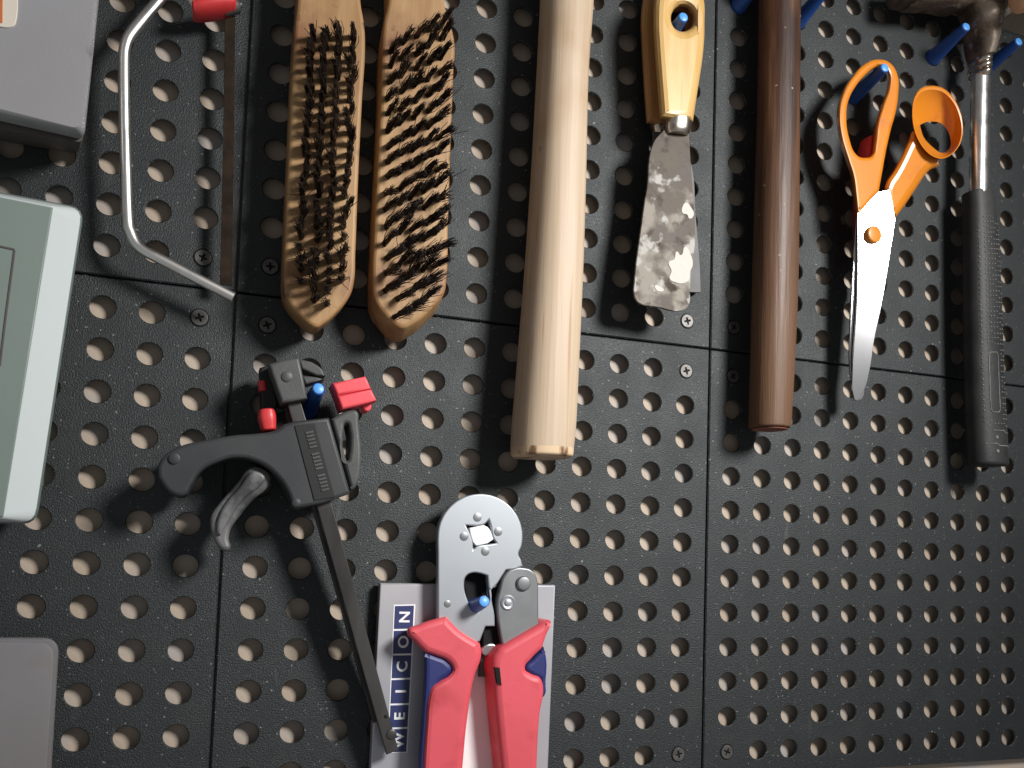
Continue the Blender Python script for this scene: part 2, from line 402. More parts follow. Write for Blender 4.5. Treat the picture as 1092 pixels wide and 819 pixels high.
def panel_mesh():
    v = []; f = []; idx = {}
    def V(x, y, z):
        k = (round(x * 1e6), round(y * 1e6), round(z * 1e6))
        if k not in idx: idx[k] = len(v); v.append((x, y, z))
        return idx[k]
    n = 32; ch = .0004; e = .0006
    xs = [-MARG + e] + [(-.5 + i) * PITCH for i in range(1, 12)] + [11 * PITCH + MARG - e]
    for r in range(12):
        for c in range(12):
            x0, x1 = xs[c], xs[c + 1]; z0, z1 = -xs[r], -xs[r + 1]
            cx, cz = c * PITCH, -r * PITCH
            corner = c in (0, 11) and r in (0, 11)
            if corner:
                f.append((V(x0, 0, z0), V(x1, 0, z0), V(x1, 0, z1), V(x0, 0, z1))); continue
            rim = []
            outer = []
            for j in range(n):
                a = 2 * math.pi * (j + .5) / n
                ca, sa = math.cos(a), math.sin(a)
                tx = (x1 - cx) / ca if ca > 0 else (x0 - cx) / ca
                tz = (z0 - cz) / sa if sa > 0 else (z1 - cz) / sa
                t = min(abs(tx), abs(tz))
                outer.append((cx + ca * t, cz + sa * t)); rim.append((ca, sa))
            A = [V(x, 0, z) for x, z in outer]
            B = [V(cx + ca * (HR + ch), 0, cz + sa * (HR + ch)) for ca, sa in rim]
            D = [V(cx + ca * HR, ch, cz + sa * HR) for ca, sa in rim]
            Eb = [V(cx + ca * HR, THK, cz + sa * HR) for ca, sa in rim]
            for j in range(n):
                k = (j + 1) % n
                p, q = outer[j], outer[k]
                if abs(p[0] - q[0]) > 1e-7 and abs(p[1] - q[1]) > 1e-7:   # corner of the cell between the two
                    qx = x1 if max(p[0], q[0]) > cx and min(abs(p[0] - x1), abs(q[0] - x1)) < 1e-7 else x0
                    qz = z0 if min(abs(p[1] - z0), abs(q[1] - z0)) < 1e-7 else z1
                    f.append((A[j], V(qx, 0, qz), A[k], B[k], B[j]))
                else:
                    f.append((A[j], A[k], B[k], B[j]))
                f.append((B[j], B[k], D[k], D[j])); f.append((D[j], D[k], Eb[k], Eb[j]))
    # rounded border and side skirt reaching the wall
    lo, hi = xs[0], xs[-1]
    loops = []
    for off, y in ((0, 0), (e, e), (e, BACK), (e - .002, BACK), (e - .002, THK)):
        a, b = lo - off, hi + off
        loops.append([V(a, y, -a), V(b, y, -a), V(b, y, -b), V(a, y, -b)])
    for i in range(len(loops) - 1):
        for j in range(4):
            k = (j + 1) % 4
            f.append((loops[i][j], loops[i][k], loops[i + 1][k], loops[i + 1][j]))
    me = bpy.data.meshes.new('panel_sheet'); me.from_pydata([(x, y, z * WA) for x, y, z in v], [], f)
    bm = bmesh.new(); bm.from_mesh(me)
    bmesh.ops.recalc_face_normals(bm, faces=bm.faces)
    fr = [q for q in bm.faces if abs(q.normal.y) > .99 and q.calc_center_median().y < 1e-5]
    bmesh.ops.reverse_faces(bm, faces=[q for q in fr if q.normal.y > 0])
    bm.to_mesh(me); bm.free()
    me.materials.append(M['board'])
    for p in me.polygons: p.use_smooth = True
    me.set_sharp_from_angle(angle=math.radians(25))
    return me


def screw_mesh():
    g = Geo()
    # a countersunk cross-head: dark disc below, ring with a cross cut out above
    cu = bpy.data.curves.new('tmp', 'CURVE'); cu.dimensions = '2D'; cu.fill_mode = 'BOTH'; cu.extrude = .0002; cu.bevel_depth = .00015; cu.offset = -.00015
    def spl(pts):
        s = cu.splines.new('POLY'); s.points.add(len(pts) - 1); s.use_cyclic_u = True
        for p, q in zip(s.points, pts): p.co = (*q, 0, 1)
    R0, a, b = .0036, .00055, .0020
    spl([(R0 * math.cos(t * math.pi / 16), R0 * math.sin(t * math.pi / 16)) for t in range(32)])
    spl([(a, a), (b, a * .7), (b, -a * .7), (a, -a), (a * .7, -b), (-a * .7, -b), (-a, -a), (-b, -a * .7), (-b, a * .7), (-a, a), (-a * .7, b), (a * .7, b)])
    ob = bpy.data.objects.new('tmp', cu); COL.objects.link(ob)
    dg = bpy.context.evaluated_depsgraph_get(); dg.update()
    me = bpy.data.meshes.new_from_object(ob.evaluated_get(dg))
    c, s = math.cos(.5), math.sin(.5)
    g.add(([Vector((v.co.x * c - v.co.y * s, -(v.co.z + .0003), v.co.x * s + v.co.y * c)) for v in me.vertices], [tuple(p.vertices) for p in me.polygons]), 0)
    bpy.data.objects.remove(ob); bpy.data.curves.remove(cu); bpy.data.meshes.remove(me)
    g.add(turn(Vector((0, 0, 0)), OUT, [(-1, 3.3), (.05, 3.3)], 24), 1)
    g.add(turn(Vector((0, 0, 0)), OUT, [(-1, 4.3), (.03, 4.3)], 28), 1)
    o = g.build('screw', [M['screw'], M['black']]); me = o.data
    bpy.data.objects.remove(o)
    return me


PM, SM = panel_mesh(), screw_mesh()
PANELS = [
    (0, 1, 'black perforated panel of the upper row behind the wire brushes and the putty knives'),
    (1, 1, 'black perforated panel of the upper row behind the orange scissors and the hammer'),
    (0, 0, 'black perforated panel of the lower row behind the bar clamp and the crimping pliers'),
    (1, 0, 'mostly bare black perforated panel of the lower row, under the scissors and hammer'),
    (-1, 0, 'black perforated panel of the lower row behind the green case and the milky box'),
    (-1, 1, 'black perforated panel of the upper row behind the grey case and the saw frame'),
]
HOLES = []
for i, (cx, rz, lab) in enumerate(PANELS):
    root = thing('perforated_panel', lab, 'pegboard panel', (cx * GAP, 0, rz * GAP * WA), 'black perforated panels')
    sh = bpy.data.objects.new('panel_sheet', PM); COL.objects.link(sh); sh.parent = root
    for a in (0, 11):
        for b in (0, 11):
            sc = bpy.data.objects.new('screw', SM); COL.objects.link(sc); sc.parent = root
            sc.location = (a * PITCH, 0, -b * PITCH * WA); sc.rotation_euler = (0, random.uniform(0, 3), 0)
    for a in range(12):
        for b in range(12): HOLES.append((cx * GAP + a * PITCH, (rz * GAP - b * PITCH) * WA))

# ------------------------------------------------------------------ blue pegs
PEG = Geo().add(turn(Vector((0, 0, 0)), OUT, [(-9, 4.4), (-.1, 4.9), (0, 5.0), (1.2, 4.9), (3, 4.5), (15, 3.6), (27.6, 2.75), (28, 2.4)], 28)).add(turn(Vector((0, 0, 0)), OUT, [(27, 2.3), (28.1, 2.3), (28.3, 2.0)], 24), 1).build('peg', [M['peg'], M['peg_end']])
PEGM = PEG.data; bpy.data.objects.remove(PEG)
PEGS = [
    (729, 18, 28, 'blue plastic peg inside the hole of the yellow putty knife handle'),
    (944, 72, 28, 'blue plastic peg carrying the left loop of the orange scissors'),
    (1031, 28, 28, 'blue plastic peg left of the hammer neck, under the rusty head'),
    (1087, 44, 28, 'blue plastic peg right of the hammer neck, at the picture edge'),
    (340, 414, 28, 'blue plastic peg between the jaws of the dark bar clamp'),
    (517, 641, 28, 'blue plastic peg inside the opening of the red crimping pliers'),
    (788, 9, 1, 'blue plastic peg at the top, left of the dark brown handle'),
    (856, 26, 1, 'blue plastic peg at the top, right of the dark brown handle'),
]
for u, v, d, lab in PEGS:
    p = at(u, v, d)
    if d > 5: p0 = p + Vector((-.001, 0, -.0055))      # the pegs sit tilted slightly upwards
    else: p0 = p
    hx, hz = min(HOLES, key=lambda h: (h[0] - p0.x) ** 2 + (h[1] - p0.z) ** 2)
    base = Vector((hx, 0, hz))
    ax = (p - base) if d > 5 else Vector((.001, -.027, .006))
    print('PEG', u, v, [round(c * 1000, 1) for c in ax])
    o = bpy.data.objects.new('blue_peg', PEGM); COL.objects.link(o); o.location = base
    o.rotation_euler = OUT.rotation_difference(ax.normalized()).to_euler()
    tag(o, lab, 'peg', 'blue pegs in the board')

# ------------------------------------------------------------------ grey case, top left
def prism(polys, mats_of=None):
    """rings of photo-pixel polygons [(pts, d)], back to front, same point count"""
    return rings([[at(u, v, d) for u, v in pts] for pts, d in polys])

def rpoly(pts, r, n=5):
    """round the corners of a pixel polygon"""
    out = []
    k = len(pts)
    for i in range(k):
        p0, p, p2 = Vector(pts[i - 1]), Vector(pts[i]), Vector(pts[(i + 1) % k])
        rr = r[i] if isinstance(r, (list, tuple)) else r
        a = p + (p0 - p).normalized() * rr; b = p + (p2 - p).normalized() * rr
        for j in range(n):
            t = j / (n - 1)
            q = a * (1 - t) ** 2 + p * 2 * t * (1 - t) + b * t * t
            out.append((q.x, q.y))
    return out

t = thing('grey_case', 'grey plastic tool case hanging at the top left above the green case', 'tool case', at(40, 160, 0))
Geo().add(prism([(rpoly([(-150, 125), (84, 164), (112, -80), (-150, -120)], 6), 1), (rpoly([(-150, 118), (86, 160), (114, -80), (-150, -120)], 6), 14), (rpoly([(-150, 113), (88, 152), (115, -80), (-150, -120)], 6), 24)])).build('case_base', M['case_dark'], t)
Geo().add(prism([(rpoly([(-150, 95), (89, 149), (113, -80), (-150, -120)], 8), 25.5), (rpoly([(-150, 88), (90, 147), (114, -80), (-150, -120)], 8), 30), (rpoly([(-150, 84), (87.5, 141), (112, -80), (-150, -120)], 9), 36), (rpoly([(-150, 78), (85, 137.5), (109, -80), (-150, -120)], 9), 37.5)])).build('lid', M['case'], t)
lb = Geo().add(slab([(-8, -30, 's'), (19, -30, 's'), (16.5, 24), (13, 28), (-8, 27, 's')], 37.4, 38.2, .2), 0).add(slab([(-8, -30, 's'), (3, -30, 's'), (2.5, 24, 's'), (-8, 24, 's')], 38.1, 38.6, .1), 1)
lb.build('sticker', [M['ivory'], M['orange_print']], t)

# ------------------------------------------------------------------ sage green case
t = thing('green_case', 'sage green plastic case with a brightly lit sloping edge at the left side', 'tool case', at(20, 556, 0))
def gc(sh, dx): return rpoly([(-130, 556 + sh), (39 + dx, 559 + sh), (90 + dx, 222 - sh), (-130, 180 - sh)], [5, 16, 16, 5])
Geo().add(prism([(gc(-12, -20), 1), (gc(-5, -8), 10), (gc(-1, -1), 22), (gc(0, 0), 30), (gc(-2, -2), 34)])).build('case_body', M['green'], t)
Geo().add(prism([(rpoly([(-130, 554), (37, 557), (88, 223), (-130, 182)], [5, 15, 15, 5]), 33.8), (rpoly([(-130, 551), (5, 553), (58, 220), (-130, 183)], [5, 6, 6, 5]), 44), (rpoly([(-130, 551), (4, 552), (57, 220.5), (-130, 183.5)], [5, 6, 6, 5]), 44.4)])).build('bevelled_trim', M['green_pale'], t)
Geo().add(slab([(-130, 550, 's'), (3, 551, 's'), (56, 221, 's'), (-130, 184, 's')], 40, 45.2, .5), 0).build('front_face', M['green'], t)
Geo().add(bar_path([(-60, 250, 45.3), (15, 266, 45.3), (15.5, 268, 45.3), (6, 340, 45.3), (0, 390, 45.3)], .7, .5)).build('groove_line', M['case_dark'], t)

# ------------------------------------------------------------------ milky box, bottom left
t = thing('milky_box', 'milky grey plastic box with a rounded corner at the lower left corner', 'plastic box', at(30, 815, 0))
def mb(i): return rpoly([(-120, 900), (50 - i, 900), (63.5 - i, 680 + i), (-120, 679 + i)], [4, 4, 18, 4], 8)
Geo().add(prism([(mb(10), 2), (mb(4), 6), (mb(.4), 18), (mb(0), 22), (mb(.6), 24), (mb(2), 25.2)])).build('box_body', M['milky'], t)
Geo().add(prism([(mb(5), 25), (mb(5.5), 25.9), (mb(8), 26.2)])).build('box_lid', M['milky'], t)

# ------------------------------------------------------------------ saw frame
t = thing('frame_saw', 'small saw with a bent silver frame, a brown blade and a red handle end', 'saw', at(190, 150, 0))
pth = [(215, -60), (190, -28), (172, -3), (155, 17), (141, 34), (136, 42), (133, 52), (132, 66), (132.5, 120), (134, 180), (136, 235), (138.5, 247), (144, 259), (153, 267), (170, 276), (210, 297), (249, 317)]
Geo().add(rod(pth, 17, 2.35)).build('frame', M['frame_steel'], t)
bl = Geo().add(slab([(240, 10, 's'), (251, 10, 's'), (249.5, 150, 's'), (247.5, 305, 's'), (234.5, 303, 's'), (238, 150, 's')], 10.5, 11.4, .15))
bl.build('blade', M['blade_brown'], t)
h = Geo().add(loft([(207, -1, 209, 24, 14, 6.5), (213, -3, 216, 24.5, 14, 7.2), (225, -5, 228, 23.5, 14, 7.5), (240, -7, 243, 21, 14, 7.2), (247, -6, 249, 19, 14, 6.6)], r0=1.2, r1=1.5)).build('handle_end', M['red'], t)
Geo().add(turn(at(247, 7, 14), at(256, 5, 14) - at(247, 7, 14), [(-4, 3.6), (2.6, 3.6), (3.4, 2.9), (3.6, 1.4), (4.6, 1.3)], 20)).build('screw', M['screw'], t)
Geo().add(bar_path([(190, -25, 14), (208, 2, 14), (214, 8, 14)], 4, 4)).build('stub_arm', M['frame_steel'], t)

# ------------------------------------------------------------------ wire brushes
def brush(name, label, front, d0, d1, shear, cols, yr, lean, seedv, L, slope=0):
    rnd = random.Random(seedv)
    t = thing(name, label, 'wire brush', at(*front[len(front) // 2][:2], 0), 'wire brushes')
    Geo().add(slab(front, d0, d1, 1.8, shear=shear)).build('brush_block', M['brush_wood'], t)
    g = Geo()
    y0, y1, step = yr
    y = y0; row = 0
    while y < y1:
        k = (y - y0) / (y1 - y0)
        for ci, (xa, xb) in enumerate(cols):
            x = xa + (xb - xa) * k + rnd.uniform(-1.5, 1.5)
            if k > .9 and ci in (0, len(cols) - 1): continue
            base = at(x, y + rnd.uniform(-2, 2) - slope * (x - cols[0][0] - (cols[0][1] - cols[0][0]) * k), d1)
            ln = lean(k); tj = Vector((rnd.gauss(0, .6 + .6 * k), rnd.gauss(0, .8), rnd.gauss(0, .8 + 1.0 * k))) * .001
            splay = .6 + .7 * rnd.random() ** 2 + .6 * max(0, k - .5)
            for w in range(42):
                ra, rr = rnd.uniform(0, 6.283), 1.45 * math.sqrt(rnd.random())
                b = base + Vector((rr * math.cos(ra), .8, rr * math.sin(ra))) * .001
                ll = L * rnd.uniform(.8, 1.08)
                jx, jz = rnd.gauss(0, splay), rnd.gauss(0, splay)
                if rnd.random() < .03: jx *= 3.2; jz *= 2.6
                tip = base + tj + Vector((ln[0] + jx, -ll, ln[1] + jz)) * .001
                mid = (b + tip) / 2 + Vector((rnd.gauss(0, .5) - ln[0] * .12, -1.0, rnd.gauss(0, .5) - ln[1] * .12)) * .001
                rad = .00020
                rs = []
                for p, r_ in ((b, rad), (mid, rad), (tip, rad * .7)):
                    rs.append([p + Vector((r_ * math.cos(q), 0, r_ * math.sin(q))) for q in (.3, 2.4, 4.5)])
                g.add(rings(rs, False, True))
        y += step; row += 1
    g.build('bristles', M['bristle'], t, smooth=None)
    return t

b1 = [(318, -60, 's'), (317, 0), (314, 30), (310.5, 100), (307, 180), (303, 270), (302.5, 300), (305, 317), (317, 334), (330, 346), (337, 349), (345, 345), (358, 334), (373, 316), (378, 300), (379.5, 270), (383, 180), (387, 100), (390, 50), (389, 25), (385, 0), (384, -60, 's')]
brush('wire_brush', 'wooden wire brush with upright dark tufts, left one of the pair', b1, 6, 24, (0, .03),
      [(334, 317), (348, 333), (362, 348), (377, 364)], (42, 332, 11.2), lambda k: (-2.6 + 1.6 * k, .3 - 1.5 * k * k), 11, 12)
b2 = [(414, -60, 's'), (414, 0), (409, 25), (406, 100), (402, 180), (398, 260), (397, 300), (399, 318), (410, 335), (421, 346), (428, 349), (440, 345), (462, 327), (474, 312), (477, 295), (478.5, 240), (481, 160), (484, 80), (485, 40), (480, 22), (474, 0), (473, -60, 's')]
brush('wire_brush', 'wooden wire brush with tufts combed to the right, nearer the pale handle', b2, 6, 24, (.05, -.2),
      [(415, 409), (429, 421), (443, 435), (457, 449), (470, 461)], (54, 352, 17), lambda k: (2.4 + 2.8 * k, 1.8 + .4 * k), 23, 11, .5)

# ------------------------------------------------------------------ pale wooden handle
t = thing('wooden_handle', 'thick pale unvarnished wooden handle hanging between the brush and the putty knives', 'tool handle', at(580, 490, 0))
Geo().add(loft([(574, -70, 637, -70, 20, 14), (573, 0, 635, 0, 20, 14), (569, 90, 628.5, 90, 20, 14), (564, 190, 625.5, 190, 20, 14), (557.5, 290, 622, 290, 20, 14.5), (549, 400, 616.5, 402, 20, 15), (545, 450, 614, 453, 20, 15), (543.3, 477, 611.3, 480, 20, 15)], ex=2.5, n=40)).build('shaft', M['ash'], t)
Geo().add(loft([(543.3, 477, 611.3, 480, 20, 15), (543.2, 483, 610.8, 486, 20, 15)], ex=2.5, sub=2, r1=1.6, n=40)).build('end_grain', M['ash_end'], t)

# ------------------------------------------------------------------ putty knives
hole = [(729 + 12.5 * math.cos(a), 18.5 + 14 * math.sin(a)) for a in [i * math.pi / 6 for i in range(12)]]
t = thing('putty_knife', 'putty knife with a yellow varnished handle and a plaster-smeared blade, front one of two', 'putty knife', at(720, 130, 0), 'putty knives')
Geo().add(slab([(712, -22), (702, -8), (699, 20), (700, 45), (702.5, 80), (706, 124, 's'), (740, 129, 's'), (746, 90), (751, 55), (752.5, 25), (750, -8), (740, -24), (726, -28)], 15, 29, 4.5, [hole], hug=.75)).build('handle', M['beech'], t)
Geo().add(loft([(707, 122, 738, 125, 22, 6.2), (706.5, 128, 737.5, 130, 22, 6.2), (707, 138, 736.5, 141, 22, 5.6), (709.5, 143, 734, 145.5, 22, 4.6)], ex=2.4, sub=4)).build('ferrule', M['ferrule'], t)
Geo().add(slab([(709, 138, 's'), (735, 140, 's'), (737, 180), (741, 240), (741, 262), (737, 285), (736, 306), (734, 326), (727, 331), (700, 327), (682, 323), (677, 316), (677, 300), (683, 250), (690, 200), (697, 152)], 21.2, 22.6, .25)).build('blade', M['putty'], t)
sm = [(722, 268), (726, 272), (731, 263), (736, 270), (739, 282), (736, 290), (735, 298), (729, 302), (720, 301), (714, 297), (716, 289), (713, 280), (719, 276)]
g = Geo().add(slab(sm, 22.4, 22.95, .25))
g.add(slab([(728, 220), (732, 216), (737, 221), (740, 229), (735, 233), (733, 229), (728, 227)], 22.4, 22.8, .15))
g.add(slab([(699, 304), (704, 306), (708, 309), (705, 311), (699, 308)], 22.4, 22.9, .15))
g.build('plaster_smear', M['plaster'], t)
t = thing('putty_knife', 'darker putty knife mostly hidden behind the yellow-handled putty knife', 'putty knife', at(700, 130, 0), 'putty knives')
hole2 = [(u - 6, v + 8) for u, v in hole]
Geo().add(slab([(697, -20), (688, -6), (684, 18), (684.5, 45), (687, 90), (690, 131, 's'), (722, 136, 's'), (731, 90), (735, 50), (734, -4), (722, -26), (708, -28)], 2, 13.5, 3.5, [hole2], hug=.9)).build('handle', M['beech_dull'], t)
Geo().add(loft([(692, 129, 720, 131, 8, 5), (694, 140, 720, 142, 8, 4.4), (698, 148, 720, 150, 8, 3.4)], ex=2.4, sub=4)).build('ferrule', M['ferrule'], t)
Geo().add(slab([(697, 140, 's'), (722, 142, 's'), (736, 170), (742, 230), (746.5, 283, 's'), (747.5, 312, 's'), (690, 309, 's'), (690, 240), (696, 180)], 12, 13.2, .2)).build('blade', M['putty_clean'], t)

# ------------------------------------------------------------------ dark brown handle
t = thing('brown_handle', 'dark brown varnished round wooden handle between the putty knives and scissors', 'tool handle', at(820, 460, 0))
Geo().add(loft([(808, -80, 858, -80, 18, 10.5), (807, 0, 855.5, 0, 18, 10.5), (806, 100, 854, 100, 18, 10.5), (803.5, 200, 853, 200, 18, 10.5), (801, 300, 851.5, 300, 18, 10.5), (799, 390, 847.5, 392, 18, 10.5), (797.5, 453, 843.5, 456, 18, 10.5)], r1=1.2, n=40)).build('shaft', M['brown'], t)
Geo().add(loft([(801, 456.2, 840, 459, 18, 9), (801, 456.9, 840, 459.7, 18, 9)], sub=1)).build('end_grain', M['brown_end'], t)

# ------------------------------------------------------------------ scissors
t = thing('scissors', 'orange-handled scissors hanging closed by their left loop on a blue peg', 'scissors', at(932, 250, 0))
oL = [(938.6, 63), (950, 67), (957.5, 79), (958.5, 100), (955.5, 120), (950.5, 138), (945.5, 160), (941.5, 182), (937.5, 204, 's'), (934, 207, 's'), (918, 226, 's'), (914.5, 228, 's'), (912.5, 209), (909.5, 187), (904.5, 171), (897, 146), (894.5, 120), (898.5, 101), (909, 82), (924, 67)]
iL = [(939.5, 70), (947, 76), (948.5, 90), (942, 111.5), (936, 132), (933.7, 152), (930.5, 165.5), (923, 168), (914, 165), (906, 147), (903, 123), (905, 108), (912.5, 92.5), (924, 79), (932, 72.5)]
Geo().add(slab(oL, 15, 26, 1.9, [iL], hug=.8)).build('left_handle', M['orange'], t)
g = Geo()
oR = [(993, 91), (1006, 94), (1018, 106), (1025, 122), (1027, 138), (1024, 153), (1016, 164), (1005, 169.5), (993, 166), (983, 156), (976, 142), (973, 128), (973, 113), (976, 101), (983, 93.5)]
oRs = [p[:2] for p in catmull([(*p, 0) for p in oR] + [(*oR[0], 0)], 4)][:-1]
hR = [(981, 133.5), (988.4, 130), (1001.6, 130.6), (1010.4, 139), (1014, 151), (1012, 159), (1004.5, 163), (996, 158), (985.5, 147)]
hRs = [p[:2] for p in catmull([(*p, 0) for p in hR] + [(*hR[0], 0)], 8)][:-1]
def polar(poly, c, n=56):
    o = []
    ang = [(math.atan2(v - c[1], u - c[0]), math.hypot(u - c[0], v - c[1])) for u, v in poly]
    ang.sort(); ang = [(a - 2 * math.pi, r) for a, r in ang[-3:]] + ang + [(a + 2 * math.pi, r) for a, r in ang[:3]]
    for k in range(n):
        a = -math.pi + 2 * math.pi * k / n
        for (a0, r0_), (a1, r1_) in zip(ang, ang[1:]):
            if a0 <= a <= a1:
                r_ = r0_ + (r1_ - r0_) * (a - a0) / max(1e-9, a1 - a0); break
        o.append((c[0] + r_ * math.cos(a), c[1] + r_ * math.sin(a)))
    return o
PO, PH = polar(oRs, (1000, 133)), polar(hRs, (998, 147))
def mixp(k, ko=1.0): return [(1000 + (a - 1000) * ko * (1 - k) + (c - 1000) * k, 133 + (b - 133) * ko * (1 - k) + (d - 133) * k) for (a, b), (c, d) in zip(PO, PH)]
ringset = [[at(u, v, d) for u, v in mixp(k, ko)] for k, ko, d in (
    (.10, .99, 34.6), (.04, 1, 34.8), (0, 1, 34.0), (0, .99, 31), (.12, .98, 22), (.2, .98, 18), (.35, 1, 17), (.8, 1, 19), (1, 1, 22.5), (1, 1, 24.5), (.75, 1, 26.5), (.45, 1, 29.5), (.2, 1, 33), (.10, .99, 34.6))]
v_, f_ = rings(ringset, False, False); g.add((v_, f_))
stalk = slab([(976.5, 139), (970, 150), (962, 167), (954.5, 181), (946, 195), (944.5, 204), (949.5, 236, 's'), (952.5, 236, 's'), (963.5, 221.5), (975.6, 204), (990, 183), (1003, 172), (1000, 166), (990, 160), (982, 148)], 16, 26.5, 4.6, hug=.85)
sz0, sz1 = at(950, 215, 26).z, at(980, 140, 26).z
g.add(push(stalk, lambda v: -7.5 * max(0, min(1.1, (v.z - sz0) / (sz1 - sz0))) ** 1.3))
g.build('right_handle', M['orange'], t)
bc = at(931, 290, 22)
Geo().add(spin(spin(slab([(934, 206, 's'), (944, 205, 's'), (949.5, 237, 's'), (945, 280), (940, 324), (934.5, 361), (931, 395), (926, 417), (920, 425.5), (917.5, 420), (916, 395), (916.5, 368), (918, 324), (918, 280), (916.5, 226, 's')], 21.2, 22.8, .2), bc, -16.5), bc, 2.4, (1, 0, 0))).build('front_blade', M['scis'], t)
Geo().add(spin(spin(slab([(914, 226, 's'), (935, 226, 's'), (940, 260), (934, 330), (926, 395), (919, 426.5), (915.5, 414), (912, 390), (911, 340), (912, 290)], 18.7, 20.3, .3), bc, -16.5), bc, 2.4, (1, 0, 0))).build('rear_blade', M['scis'], t)
Geo().add(turn(at(932, 250, 24.3), Vector((.02, -.97, 0)), [(-3, 4.9), (.5, 4.9), (1.1, 4.4), (1.3, 3.4)], 28)).build('pivot_cap', M['orange'], t)

t = thing('red_tool', 'slim red-handled tool with a steel shaft, almost hidden behind the scissors', 'hand tool', at(920, 230, 0))
Geo().add(loft([(917, 150, 932, 150, 8, 5), (911.5, 175, 930, 176, 8, 6.2), (909, 215, 930, 216, 8, 6.4), (909, 250, 929, 251, 8, 6.2), (911, 281, 926, 282, 8, 4.8)], r0=2, r1=1.5)).build('handle', M['red'], t)
Geo().add(turn(at(915, 280, 8), at(914.3, 330, 8) - at(915, 280, 8), [(0, 1.9), (17, 1.9), (18, 1.2)], 16)).build('shaft', M['steel'], t)

# ------------------------------------------------------------------ hammer
t = thing('hammer', 'hammer with a rusty steel head, chrome neck and studded black rubber grip', 'hammer', at(1050, 500, 0))
g = Geo()
g.add(loft([(957, -30, 959, 13, 19, 9), (972, -30, 973, 15, 19, 10)], ex=3, sub=1, r0=1.5), 1)
g.add(loft([(971, -34, 972, 17, 20, 11.5), (985, -34, 986, 18, 20, 11.5), (1000, -34, 1001, 18.5, 20, 11.5), (1016, -36, 1017, 22, 20, 11.5), (1030, -38, 1032, 19, 20, 11.5), (1050, -40, 1052, 34, 20, 11.5), (1072, -38, 1072, 30, 20, 11.5), (1092, -36, 1094, 19, 20, 11), (1130, -36, 1132, 22, 20, 9), (1170, -34, 1170, 10, 20, 5)], ex=3.2, sub=4, r0=1.2), 0)
g.add(loft([(1018, 8, 1076, 8, 19, 12), (1025, 25, 1071, 19, 24, 12), (1030, 42, 1065, 41, 19, 11.5), (1033, 56, 1060.5, 55, 19, 10), (1034.5, 63, 1058.5, 63, 19, 8.5)], ex=2.6), 0)
g.build('head', [M['rust'], M['rust_dark']], t)
Geo().add(loft([(1034, 62, 1058, 62, 19, 7.2), (1031.5, 64, 1058.5, 64, 19, 7.6), (1031, 67.5, 1058.5, 67.5, 19, 7.8), (1033, 69, 1057.5, 69, 19, 7), (1031.5, 71, 1058.5, 71, 19, 7.6), (1031.5, 74.5, 1058.5, 74.5, 19, 7.6), (1034, 76, 1057, 76, 19, 6.8), (1033, 78, 1057.5, 78, 19, 7.2), (1033, 81, 1057.5, 81, 19, 7.2), (1035.5, 84, 1056.5, 84, 19, 6)], sub=3)).build('collar', M['ferrule'], t)
Geo().add(loft([(1034.5, 80, 1057, 80, 19, 5), (1033.5, 140, 1056, 140, 19, 5), (1032.5, 212, 1055, 212, 19, 5)], sub=3)).build('neck', M['chrome'], t)
GS = [(1025, 206, 1060, 206, 17, 7), (1025, 230, 1063, 230, 17, 7.5), (1025.5, 300, 1067.5, 300, 17, 8), (1026.5, 370, 1070, 370, 17, 8.3), (1028, 430, 1072.5, 431, 17, 8.5), (1030, 492, 1076, 494, 17, 9)]
g = Geo().add(loft(GS, ex=2.5, r0=.6, r1=2.4), 0)
SS = catmull(GS, 30)
def grip_pt(v, x, ex=2.5):
    s = min(SS, key=lambda q: abs(q[1] - v))
    L_, Q_ = at(s[0], s[1], 17), at(s[2], s[3], 17)
    y = (1 - min(1, abs(x)) ** ex) ** (1 / ex)
    c = (L_ + Q_) / 2; a = (Q_ - L_) / 2; w = CAM - c; sl = abs(w.x / w.y) * s[5] * .001; q = ex / (ex - 1)
    a = a * (max(a.length ** q - sl ** q, (a.length * .5) ** q) ** (1 / q) / a.length)
    return c + a * x + Vector((0, -s[5] * .001 * y, 0))
rnd = random.Random(5)
for i in range(40):
    v = 236 + i * 5.55
    if v > 455: break
    for x in (-.72, -.42, -.22, -.02, .18, .38, .58):
        if i < 2 and x < -.5: continue
        if i < 1 and x > .3: continue
        oval = 374 < v < 447 and -.5 < x < .25
        if oval: continue
        p = grip_pt(v + (x * 3), x)
        r = .42
        nrm = (OUT + Vector((1, 0, 0)) * max(0, x) * .9).normalized()
        g.add(turn(p, nrm, [(-.6, r * 1.25), (.25, r), (.42, r * .6)], 8), 1)
ov = []
for j in range(33):
    a = 2 * math.pi * j / 32
    cx_, cy_ = math.cos(a), math.sin(a)
    vv = 410 + 24 * max(-1, min(1, cy_ * 3)) + 8 * cy_
    ov.append(grip_pt(vv, -.13 + .28 * math.copysign(min(1, abs(cx_) * 1.3), cx_)) + OUT * .0001)
for a, b in zip(ov, ov[1:]):
    if (b - a).length > 1e-5: g.add(turn(a, b - a, [(0, .28), ((b - a).length * 1000, .28)], 6), 1)
for v in (460, 475):
    ps = [grip_pt(v + x * 3, x) + OUT * .0001 for x in [-.75 + .1 * q for q in range(15)]]
    if v == 460: ps = ps[4:]
    for a, b in zip(ps, ps[1:]): g.add(turn(a, b - a, [(0, .3), ((b - a).length * 1000, .3)], 6), 1)
for v in (467, 481): g.add(turn(grip_pt(v, -.15), OUT, [(-.5, 1.2), (.3, 1.0), (.5, .6)], 10), 1)
g.build('grip', [M['rubber'], M['dot']], t)

